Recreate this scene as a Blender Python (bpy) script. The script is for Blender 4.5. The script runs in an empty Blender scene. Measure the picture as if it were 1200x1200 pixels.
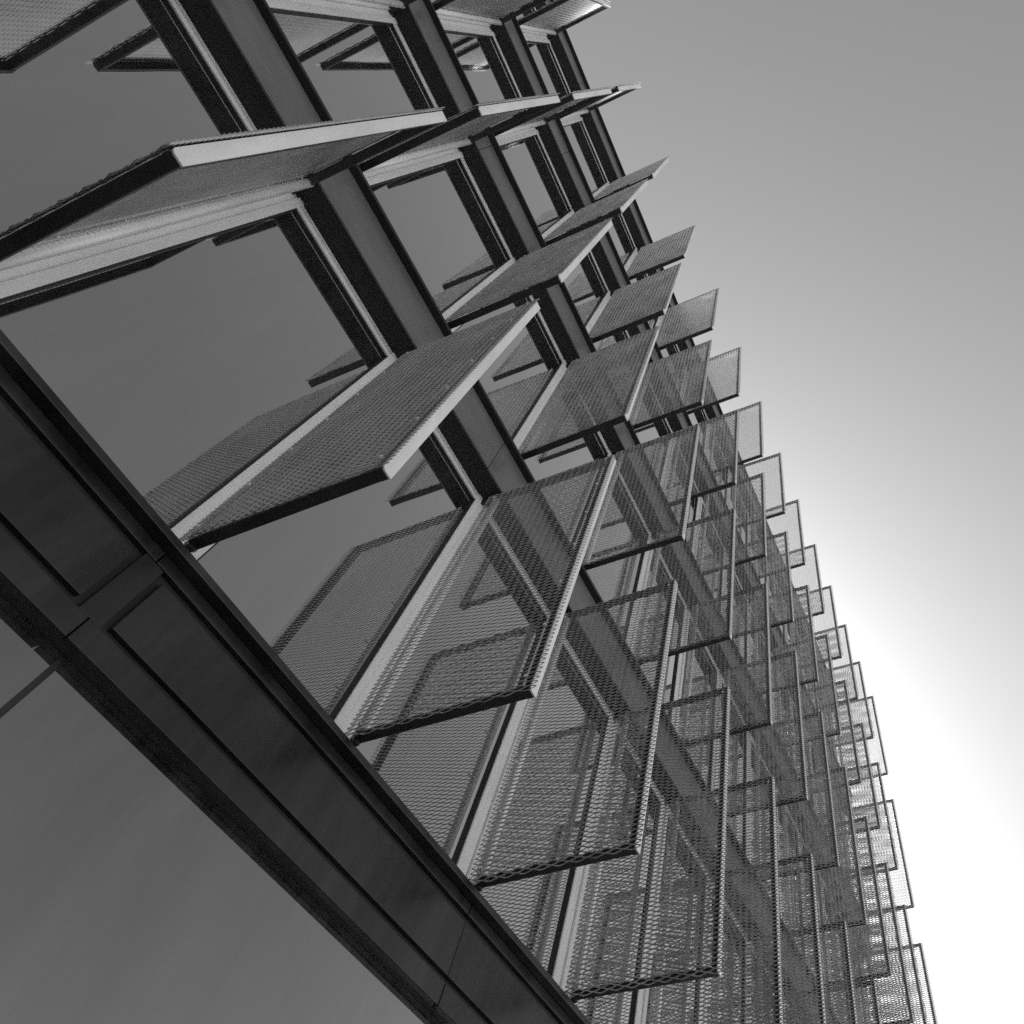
import bpy, bmesh, math, random
from mathutils import Matrix, Vector

# ------------------------------------------------------------------ camera, sky, sun, exposure
scene = bpy.context.scene
EYE = 1.6
cam_data = bpy.data.cameras.new("camera")
cam = bpy.data.objects.new("camera", cam_data)
scene.collection.objects.link(cam)
scene.camera = cam
right = Vector((0.37385769, -0.92575435, 0.05665068))
down = Vector((0.80361495, 0.29282647, -0.51812708))
fwd = Vector((0.46306958, 0.23923113, 0.85342547))
rot = Matrix((right, -down, -fwd)).transposed()
cam.matrix_world = Matrix.Translation((0, 0, EYE)) @ rot.to_4x4()
cam_data.sensor_fit = 'HORIZONTAL'
cam_data.sensor_width = 36.0
cam_data.lens = 36.0 * 908.3 / 1200.0
cam_data.shift_x = (600 - 818.6) / 1200.0
cam_data.shift_y = (632.4 - 600) / 1200.0
cam_data.clip_start = 0.05
cam_data.clip_end = 6000

SUN_EL, SUN_AZ = 39.0, 35.0          # azimuth from +X towards +Y: behind the building
world = bpy.data.worlds.new("World")
scene.world = world
world.use_nodes = True
wn, wl = world.node_tree.nodes, world.node_tree.links
wn.clear()
w_out = wn.new("ShaderNodeOutputWorld")
w_bg = wn.new("ShaderNodeBackground")
w_sep = wn.new("ShaderNodeSeparateColor")
w_sky = wn.new("ShaderNodeTexSky")
w_sky.sky_type = 'NISHITA'
w_sky.sun_disc = False
w_sky.sun_elevation = math.radians(SUN_EL)
w_sky.sun_rotation = math.radians(90.0 - SUN_AZ)
w_sky.air_density = 1.0
w_sky.dust_density = 0.9
w_sky.ozone_density = 1.0
wl.new(w_sky.outputs[0], w_sep.inputs[0])
w_mix = wn.new("ShaderNodeMath")                  # black-and-white picture taken through a yellow filter
w_mix.operation = 'MULTIPLY_ADD'
w_mix.inputs[1].default_value = 0.5
w_half = wn.new("ShaderNodeMath")
w_half.operation = 'MULTIPLY'
w_half.inputs[1].default_value = 0.5
wl.new(w_sep.outputs[0], w_half.inputs[0])
wl.new(w_sep.outputs[1], w_mix.inputs[0])
wl.new(w_half.outputs[0], w_mix.inputs[2])
wl.new(w_mix.outputs[0], w_bg.inputs[0])
w_bg.inputs[1].default_value = 0.12
wl.new(w_bg.outputs[0], w_out.inputs[0])

sun_data = bpy.data.lights.new("sun", 'SUN')
sun_data.energy = 3.2
sun_data.angle = math.radians(0.5)
sun_data.color = (1.0, 0.99, 0.98)
sun = bpy.data.objects.new("sun", sun_data)
scene.collection.objects.link(sun)
se, sa = math.radians(SUN_EL), math.radians(SUN_AZ)
to_sun = Vector((math.cos(se) * math.cos(sa), math.cos(se) * math.sin(sa), math.sin(se)))
sun.rotation_euler = to_sun.to_track_quat('Z', 'Y').to_euler()
sun.location = to_sun * 60

scene.cycles.sample_clamp_indirect = 3.0
scene.cycles.use_denoising = False         # keep the fine metal mesh crisp
vs = scene.view_settings
vs.view_transform = 'Standard'
vs.look = 'None'
vs.gamma = 1.0
vs.use_curve_mapping = False
vs.exposure = 1.25

# ------------------------------------------------------------------ materials
def mat(name, base, rough, metallic=0.0, ior=1.5, noise=None, bump=None, wear=None):
    m = bpy.data.materials.new(name)
    m.use_nodes = True
    n, l = m.node_tree.nodes, m.node_tree.links
    p = n["Principled BSDF"]
    p.inputs["Base Color"].default_value = (base, base, base, 1)
    p.inputs["Roughness"].default_value = rough
    p.inputs["Metallic"].default_value = metallic
    p.inputs["IOR"].default_value = ior
    tc = n.new("ShaderNodeTexCoord")
    if noise:
        scale, amount, stretch = noise
        mp = n.new("ShaderNodeMapping")
        mp.inputs["Scale"].default_value = stretch
        l.new(tc.outputs["Object"], mp.inputs[0])
        t = n.new("ShaderNodeTexNoise")
        t.inputs["Scale"].default_value = scale
        t.inputs["Detail"].default_value = 6
        t.inputs["Roughness"].default_value = 0.65
        l.new(mp.outputs[0], t.inputs["Vector"])
        r = n.new("ShaderNodeMapRange")
        r.inputs["From Min"].default_value = 0.3
        r.inputs["From Max"].default_value = 0.7
        r.inputs["To Min"].default_value = base * (1 - amount)
        r.inputs["To Max"].default_value = base * (1 + amount)
        l.new(t.outputs[0], r.inputs[0])
        l.new(r.outputs[0], p.inputs["Base Color"])
        r2 = n.new("ShaderNodeMapRange")
        r2.inputs["From Min"].default_value = 0.3
        r2.inputs["From Max"].default_value = 0.7
        r2.inputs["To Min"].default_value = max(0.02, rough * 0.8)
        r2.inputs["To Max"].default_value = min(1.0, rough * 1.25)
        l.new(t.outputs[0], r2.inputs[0])
        l.new(r2.outputs[0], p.inputs["Roughness"])
    if bump:
        scale, strength, dist = bump
        t = n.new("ShaderNodeTexNoise")
        t.inputs["Scale"].default_value = scale
        t.inputs["Detail"].default_value = 2
        l.new(tc.outputs["Object"], t.inputs["Vector"])
        b = n.new("ShaderNodeBump")
        b.inputs["Strength"].default_value = strength
        b.inputs["Distance"].default_value = dist
        l.new(t.outputs[0], b.inputs["Height"])
        l.new(b.outputs[0], p.inputs["Normal"])
    return m

def coated_glass(name, ior, rough, wave, faces=12.0):
    # dark-backed triple glazing: Fresnel reflection summed over the faces and coatings of the unit
    m = bpy.data.materials.new(name)
    m.use_nodes = True
    n, l = m.node_tree.nodes, m.node_tree.links
    n.clear()
    out = n.new("ShaderNodeOutputMaterial")
    mix = n.new("ShaderNodeMixShader")
    dif = n.new("ShaderNodeBsdfDiffuse")
    dif.inputs[0].default_value = (0.01, 0.01, 0.01, 1)
    glo = n.new("ShaderNodeBsdfGlossy")
    glo.inputs["Color"].default_value = (0.97, 0.97, 0.97, 1)
    glo.inputs["Roughness"].default_value = rough
    fr = n.new("ShaderNodeFresnel")
    fr.inputs[0].default_value = ior
    num = n.new("ShaderNodeMath"); num.operation = 'MULTIPLY'; num.inputs[1].default_value = faces
    den = n.new("ShaderNodeMath"); den.operation = 'MULTIPLY_ADD'; den.inputs[1].default_value = faces - 1.0; den.inputs[2].default_value = 1.0
    div = n.new("ShaderNodeMath"); div.operation = 'DIVIDE'
    l.new(fr.outputs[0], num.inputs[0]); l.new(fr.outputs[0], den.inputs[0])
    l.new(num.outputs[0], div.inputs[0]); l.new(den.outputs[0], div.inputs[1])
    l.new(div.outputs[0], mix.inputs[0]); l.new(dif.outputs[0], mix.inputs[1]); l.new(glo.outputs[0], mix.inputs[2])
    l.new(mix.outputs[0], out.inputs[0])
    tc = n.new("ShaderNodeTexCoord")
    t = n.new("ShaderNodeTexNoise")
    t.inputs["Scale"].default_value = wave
    t.inputs["Detail"].default_value = 1
    oi = n.new("ShaderNodeObjectInfo")
    add_v = n.new("ShaderNodeVectorMath")
    l.new(tc.outputs["Object"], add_v.inputs[0]); l.new(oi.outputs["Location"], add_v.inputs[1])
    l.new(add_v.outputs[0], t.inputs["Vector"])
    mp = n.new("ShaderNodeMapping")                # thin film of dust and rain streaks on the outer face
    mp.inputs["Scale"].default_value = (5.0, 5.0, 0.7)
    d = n.new("ShaderNodeTexNoise")
    d.inputs["Scale"].default_value = 1.2
    d.inputs["Detail"].default_value = 7
    d.inputs["Roughness"].default_value = 0.7
    dr = n.new("ShaderNodeMapRange")
    dr.inputs["From Min"].default_value = 0.35
    dr.inputs["From Max"].default_value = 0.75
    dr.inputs["To Min"].default_value = 0.006
    dr.inputs["To Max"].default_value = 0.05
    l.new(add_v.outputs[0], mp.inputs[0]); l.new(mp.outputs[0], d.inputs["Vector"])
    l.new(d.outputs[0], dr.inputs[0]); l.new(dr.outputs[0], dif.inputs[0])
    b = n.new("ShaderNodeBump")
    b.inputs["Strength"].default_value = 0.08
    b.inputs["Distance"].default_value = 0.01
    l.new(t.outputs[0], b.inputs["Height"]); l.new(b.outputs[0], glo.inputs["Normal"])
    return m

M_GLASS = coated_glass("coated_glass", 1.52, 0.012, 1.4)
M_GLASS_LOW = coated_glass("ground_glass", 1.52, 0.04, 0.7, 6.0)
M_ALU = mat("anodised_aluminium", 0.84, 0.40, 0.1, noise=(5, 0.10, (1, 1, 0.15)))
M_FRAME = mat("shutter_frame_metal", 0.84, 0.36, 0.25, noise=(6, 0.12, (1, 1, 0.2)))
M_MESH = mat("expanded_metal", 0.58, 0.33, 0.9, noise=(4, 0.18, (1, 1, 0.5)))
M_FASCIA = mat("dark_fascia_paint", 0.15, 0.38, 0.3, noise=(3, 0.22, (0.4, 1, 1)), bump=(60, 0.04, 0.002))
M_BEAM = mat("beam_paint", 0.027, 0.27, 0.3, noise=(2.0, 0.6, (2.2, 1, 0.35)), bump=(2.5, 0.05, 0.006))
M_DARK = mat("dark_soffit_metal", 0.012, 0.6, noise=(3, 0.3, (1, 1, 1)))
M_GASKET = mat("black_gasket", 0.012, 0.5, noise=(8, 0.3, (1, 1, 1)))
M_WALL = mat("dark_concrete_core", 0.05, 0.9, noise=(2, 0.3, (1, 1, 1)))
M_GROUND = mat("light_concrete_paving", 0.38, 0.85, noise=(0.6, 0.2, (1, 1, 1)), bump=(40, 0.3, 0.01))

# ------------------------------------------------------------------ mesh helpers
COL = scene.collection

def box(bm, x0, x1, y0, y1, z0, z1):
    v = [bm.verts.new(c) for c in ((x0, y0, z0), (x1, y0, z0), (x1, y1, z0), (x0, y1, z0),
                                   (x0, y0, z1), (x1, y0, z1), (x1, y1, z1), (x0, y1, z1))]
    for f in ((0, 3, 2, 1), (4, 5, 6, 7), (0, 1, 5, 4), (1, 2, 6, 5), (2, 3, 7, 6), (3, 0, 4, 7)):
        bm.faces.new([v[i] for i in f])

def tube(bm, cx, cy, r, z0, z1, n=16):
    lo = [bm.verts.new((cx + r * math.cos(2 * math.pi * i / n), cy + r * math.sin(2 * math.pi * i / n), z0)) for i in range(n)]
    hi = [bm.verts.new((v.co.x, v.co.y, z1)) for v in lo]
    for i in range(n):
        f = bm.faces.new((lo[i], lo[(i + 1) % n], hi[(i + 1) % n], hi[i]))
        f.smooth = True
    bm.faces.new(lo[::-1])
    bm.faces.new(hi)

def finish(name, bm, material, bevel=0.0):
    if bevel:
        bmesh.ops.bevel(bm, geom=list(bm.edges), offset=bevel, segments=2, affect='EDGES', profile=0.5)
    me = bpy.data.meshes.new(name)
    bm.to_mesh(me)
    bm.free()
    me.materials.append(material)
    return me

def boxes(name, material, lst, bevel=0.0):
    bm = bmesh.new()
    for b in lst:
        box(bm, *b)
    return finish(name, bm, material, bevel)

def add(name, data, parent=None, loc=(0, 0, 0)):
    o = bpy.data.objects.new(name, data)
    COL.objects.link(o)
    o.parent = parent
    o.location = loc
    return o

# ------------------------------------------------------------------ dimensions (metres; camera above the origin)
P, S = 1.223, 3.318                 # bay and storey pitch
XC = 0.764                          # first shutter axis right of the camera
N0, N1 = -5, 11                     # shutter axes
Z = lambda z: z + EYE
YG = 3.0                            # glass
YF = 2.785                          # fascia face
YL = 2.725                          # lip edge
X_LEFT = XC + P * (N0 - 0.5)
X_RIGHT = XC + P * N1 + 0.22
LIP = [2.589, 5.836, 5.836 + S, 5.836 + 2 * S, 5.836 + 3 * S]     # lip tops above the eye

# ------------------------------------------------------------------ ground
bm = bmesh.new()
vv = [bm.verts.new(c) for c in ((-2500, -2500, 0), (2500, -2500, 0), (2500, 2500, 0), (-2500, 2500, 0))]
bm.faces.new(vv)
ground = add("ground", finish("ground", bm, M_GROUND))
ground["kind"] = "structure"

# ------------------------------------------------------------------ the building
bld = add("office_building", None)
bld.location = ((X_LEFT + X_RIGHT) / 2, YG + 5, 0)
bld["label"] = "office block with dark floor bands, reflective windows and upright metal mesh shutters"
bld["category"] = "building"
BO = Vector(bld.location)

def part(name, data, loc=(0, 0, 0)):
    return add(name, data, bld, Vector(loc) - BO)

def sub(name, data, parent, loc=(0, 0, 0)):
    return add(name, data, parent, loc)

part("core_wall", boxes("core_wall", M_WALL, [(X_LEFT + .02, X_RIGHT - .02, YG + 0.06, YG + 12, 0.0, Z(LIP[4] - 0.05))]))
part("roof", boxes("roof", M_DARK, [(X_LEFT, X_RIGHT, YG + 0.02, YG + 12.1, Z(LIP[4]) - 0.045, Z(LIP[4]) - 0.004)]))

# floor bands above the ground floor: soffit box, lip, fascia panels with hairline joints
PANEL_L = 2 * P
for k in range(1, 5):
    zt = Z(LIP[k])
    band = part("floor_band", boxes("floor_band", M_DARK, [(X_LEFT, X_RIGHT, YF + 0.012, YG + 0.055, zt - 0.506, zt - 0.036)]))
    band.location.y += 0
    bo = Vector((0, 0, 0))
    sub("lip", boxes("lip", M_DARK, [(X_LEFT - .01, X_RIGHT + .01, YL, YG + 0.01, zt - 0.036, zt)], 0.004), band)
    pan = boxes("fascia_panel", M_FASCIA, [(0.003, PANEL_L - 0.003, YF, YF + 0.016, zt - 0.51, zt - 0.038)], 0.002)
    x = X_LEFT + (0.35 * k) % P - PANEL_L
    while x < X_RIGHT:
        if x + PANEL_L > X_LEFT + 0.02:
            x0, x1 = max(x, X_LEFT), min(x + PANEL_L, X_RIGHT)
            if x1 - x0 > PANEL_L - 1e-4:
                sub("fascia_panel", pan, band, (x0, 0, 0))
            elif x1 - x0 > 0.02:
                sub("fascia_panel", boxes("fascia_panel_end", M_FASCIA, [(0.003, x1 - x0 - 0.003, YF, YF + 0.016, zt - 0.51, zt - 0.038)], 0.002), band, (x0, 0, 0))
        x += PANEL_L

# the deeper beam over the ground floor
zt = Z(LIP[0])
beam = part("ground_floor_beam", boxes("ground_floor_beam", M_DARK, [(X_LEFT, X_RIGHT, YF + 0.03, YG + 0.055, Z(2.012), zt - 0.04)]))
sub("lip", boxes("lip0", M_BEAM, [(X_LEFT - .01, X_RIGHT + .01, YL, YG + 0.01, zt - 0.04, zt)], 0.004), beam)
up_strip = boxes("upper_strip", M_BEAM, [(0.003, PANEL_L - 0.003, YF, YF + 0.04, Z(2.487), zt - 0.042)], 0.003)
low_strip = boxes("lower_strip", M_BEAM, [(0.003, PANEL_L - 0.003, YF, YF + 0.04, Z(2.007), Z(2.116))], 0.003)
pan_l = boxes("fascia_panel_l", M_BEAM, [(0.08, PANEL_L - 0.0015, YF + 0.001, YF + 0.04, Z(2.153), Z(2.445))], 0.003)
pan_r = boxes("fascia_panel_r", M_BEAM, [(0.0015, PANEL_L - 0.08, YF + 0.001, YF + 0.04, Z(2.153), Z(2.445))], 0.003)
post = boxes("panel_post", M_BEAM, [(-0.05, 0.05, YF + 0.003, YF + 0.04, Z(2.118), Z(2.485))], 0.003)
XP0 = 0.70                          # start of a pair of long panels
i0 = math.floor((X_LEFT - XP0) / PANEL_L)
i = i0
while XP0 + i * PANEL_L < X_RIGHT:
    x = XP0 + i * PANEL_L
    sub("upper_strip", up_strip, beam, (x, 0, 0))
    sub("lower_strip", low_strip, beam, (x, 0, 0))
    sub("fascia_panel", pan_l if i % 2 == 0 else pan_r, beam, (x, 0, 0))
    if i % 2 == 0:
        sub("panel_post", post, beam, (x, 0, 0))
    i += 1

# ground floor glazing
GW = 2 * P
gl = boxes("ground_floor_pane", M_GLASS_LOW, [(0.012, GW - 0.012, 2.87, 2.885, 0.12, Z(2.011))])
gm = boxes("shop_mullion", M_GASKET, [(-0.012, 0.012, 2.873, 2.93, 0.10, Z(2.0115))])
gx = 0.772
i = math.floor((X_LEFT - gx) / GW)
part("plinth", boxes("plinth", M_DARK, [(X_LEFT, X_RIGHT, 2.84, YG + 0.05, 0.0, 0.12)], 0.004))
part("ground_floor_head", boxes("ground_floor_head", M_GASKET, [(X_LEFT, X_RIGHT, 2.932, YG + 0.05, Z(1.9), Z(2.010))]))
while gx + i * GW < X_RIGHT:
    part("ground_floor_pane", gl, (gx + i * GW, 0, 0))
    part("glazing_joint", gm, (gx + i * GW, 0, 0))
    i += 1

# windows, mullions
HEAD = 5.24
JW = 0.085
def window_meshes(zl, zh):
    w0, w1 = JW, P - JW
    frame = boxes("window", M_ALU, [
        (w0 - .005, w1 + .005, YG - 0.030, YG + 0.03, zh, zh + 0.034),
        (w0 - .005, w1 + .005, YG - 0.012, YG + 0.03, zh + 0.036, zh + 0.078),
        (w0 - .005, w1 + .005, YG - 0.024, YG + 0.03, zh + 0.080, zh + 0.092)], 0.002)
    sill = boxes("sill", M_ALU, [(w0 - .005, w1 + .005, YG - 0.030, YG + 0.03, zl - 0.05, zl)], 0.002)
    gasket = boxes("gasket", M_GASKET, [
        (w0 - .004, w0 + .010, YG - 0.022, YG + 0.02, zl + .001, zh - .001),
        (w1 - .010, w1 + .004, YG - 0.022, YG + 0.02, zl + .001, zh - .001),
        (w0 + .011, w1 - .011, YG - 0.016, YG + 0.02, zh - 0.012, zh - .001)])
    pane = boxes("pane", M_GLASS, [(w0, w1, YG, YG + 0.012, zl - .01, zh + .01)])
    jamb = boxes("mullion", M_ALU, [
        (-JW, -0.032, YG - 0.034, YG + 0.05, zl - 0.06, zh + 0.092),
        (0.032, JW, YG - 0.034, YG + 0.05, zl - 0.06, zh + 0.092),
        (-0.030, 0.030, YG - 0.018, YG + 0.05, zl - 0.06, zh + 0.092)], 0.003)
    return frame, gasket, pane, jamb, sill

for r in range(4):
    zl = Z(LIP[r]) + 0.052
    zh = Z(HEAD + S * r)
    fr, ga, pa, ja, si = window_meshes(zl, zh)
    for n in range(N0, N1 + 1):
        part("mullion", ja, (XC + P * n, 0, 0))
        if n > N0:
            w = part("window", fr, (XC + P * (n - 1), 0, 0))
            sub("gasket", ga, w)
            sub("sill", si, w)
            sub("pane", pa, w)
part("end_wall", boxes("end_wall", M_FASCIA, [(X_RIGHT - .13, X_RIGHT - .004, YG - 0.03, YG + 0.06, Z(LIP[0]), Z(LIP[4]) - .05)], 0.004))

# ------------------------------------------------------------------ mesh shutters
SB, ST = 2.70, 5.29                 # bottom and top above the eye
H = ST - SB
YO, YI = 1.816, 2.845               # outer and inner edge
def expanded_sheet():
    lwd, h = 0.1125, 0.0166
    tilt = math.radians(66)
    ws, ts, s = 0.0105, 0.0030, 0.0072
    ct, st = math.cos(tilt), math.sin(tilt)
    y0, y1 = YO - 0.052, YI + 0.045
    verts, faces = [], []
    half = lwd / 2
    nh = int((y1 - y0) / half)
    nk = int((H + 0.012) / h)
    for k in range(nk):
        zc = -0.012 + h * (k + 0.3)
        pts = []
        for j in range(nh + 1):
            off = s * (1 if (j + k) % 2 == 0 else -1)
            yj = y0 + j * half
            for d in (-0.17, 0.17):
                yy = yj + d * half
                if yy < y0 - 1e-6 or yy > y1 + 1e-6:
                    continue
                pts.append((off, yy))
        base = len(verts)
        for off, yy in pts:
            cx, cz = off * 0.12, zc + off
            for a, b in ((-1, -1), (1, -1), (1, 1), (-1, 1)):
                verts.append((cx + a * ws / 2 * ct - b * ts / 2 * st, yy, cz + a * ws / 2 * st + b * ts / 2 * ct))
        m = len(pts)
        for q in range(m - 1):
            a = base + 4 * q
            for e in range(4):
                f = (e + 1) % 4
                faces.append((a + e, a + f, a + 4 + f, a + 4 + e))
        faces.append((base, base + 3, base + 2, base + 1))
        e = base + 4 * (m - 1)
        faces.append((e, e + 1, e + 2, e + 3))
    me = bpy.data.meshes.new("expanded_metal_sheet")
    me.from_pydata(verts, [], faces)
    me.materials.append(M_MESH)
    me.update()
    return me

sheet = expanded_sheet()
rng = random.Random(4)
M_FDARK = mat("shutter_frame_dark_paint", 0.03, 0.42, 0.2, noise=(6, 0.25, (1, 1, 0.3)))
frame = boxes("mesh_shutter", M_FDARK, [
    (-0.043, 0.012, YO, YO + 0.040, 0.0, H),
    (-0.042, 0.011, YO + 0.039, YI - 0.025, 0.002, 0.042),
    (-0.042, 0.011, YO + 0.039, YI - 0.025, H - 0.042, H - 0.002)], 0.005)
bm = bmesh.new()                    # light flat strip along the outer edge, its lower inside corner rounded
r_c = 0.022
outline = [(0.014, 0.0), (0.014, H), (-0.044, H)]
outline += [(-0.044 + r_c - r_c * math.cos(a), r_c - r_c * math.sin(a)) for a in [math.pi / 2 * q / 5 for q in range(6)]]
fr_v = [bm.verts.new((x, YO - 0.007, z)) for x, z in outline]
bk_v = [bm.verts.new((x, YO + 0.001, z)) for x, z in outline]
bm.faces.new(fr_v[::-1]); bm.faces.new(bk_v)
for q in range(len(outline)):
    w = (q + 1) % len(outline)
    bm.faces.new((fr_v[q], fr_v[w], bk_v[w], bk_v[q]))
bmesh.ops.recalc_face_normals(bm, faces=bm.faces)
edge_strip = finish("edge_strip", bm, M_FRAME)
bm = bmesh.new()
tube(bm, -0.012, 2.828, 0.029, 0.004, H + 0.004, 20)
hinge_tube = finish("hinge_tube", bm, M_FRAME)
bracket = boxes("hinge_bracket", M_DARK, [(-0.028, 0.006, 2.805, YG - 0.015, -0.018, 0.006)], 0.003)
bracket_hi = boxes("hinge_bracket_top", M_DARK, [(-0.028, 0.006, 2.805, YG - 0.015, H + 0.002, H + 0.026)], 0.003)
clip_list = []
for yc in (YO + 0.034, YI - 0.034):
    for q in range(7):
        zc = 0.085 + q * 0.403
        if zc < H - .03:
            clip_list += [(-0.067, -0.062, yc - 0.007, yc + 0.007, zc, zc + 0.010), (-0.063, -0.040, yc + 0.002, yc + 0.007, zc + .001, zc + 0.009)]
clips = boxes("fixing_clips", M_FRAME, clip_list)
for r in range(4):
    for n in range(N0, N1 + 1):
        dev = math.radians(rng.gauss(0, 0.45))          # each leaf stands a little differently on its hinge
        piv = Vector((-0.012, 2.828, 0))
        off = piv - Matrix.Rotation(dev, 3, 'Z') @ piv
        sh = part("mesh_shutter", frame, (XC + P * n + off.x, off.y, Z(SB + S * r)))
        sh.rotation_euler.z = dev
        sub("expanded_metal_sheet", sheet, sh, (-0.053, 0, 0))
        sub("hinge_tube", hinge_tube, sh)
        sub("edge_strip", edge_strip, sh)
        sub("hinge_bracket", bracket, sh)
        sub("hinge_bracket", bracket_hi, sh)
        sub("fixing_clips", clips, sh)["kind"] = "stuff"
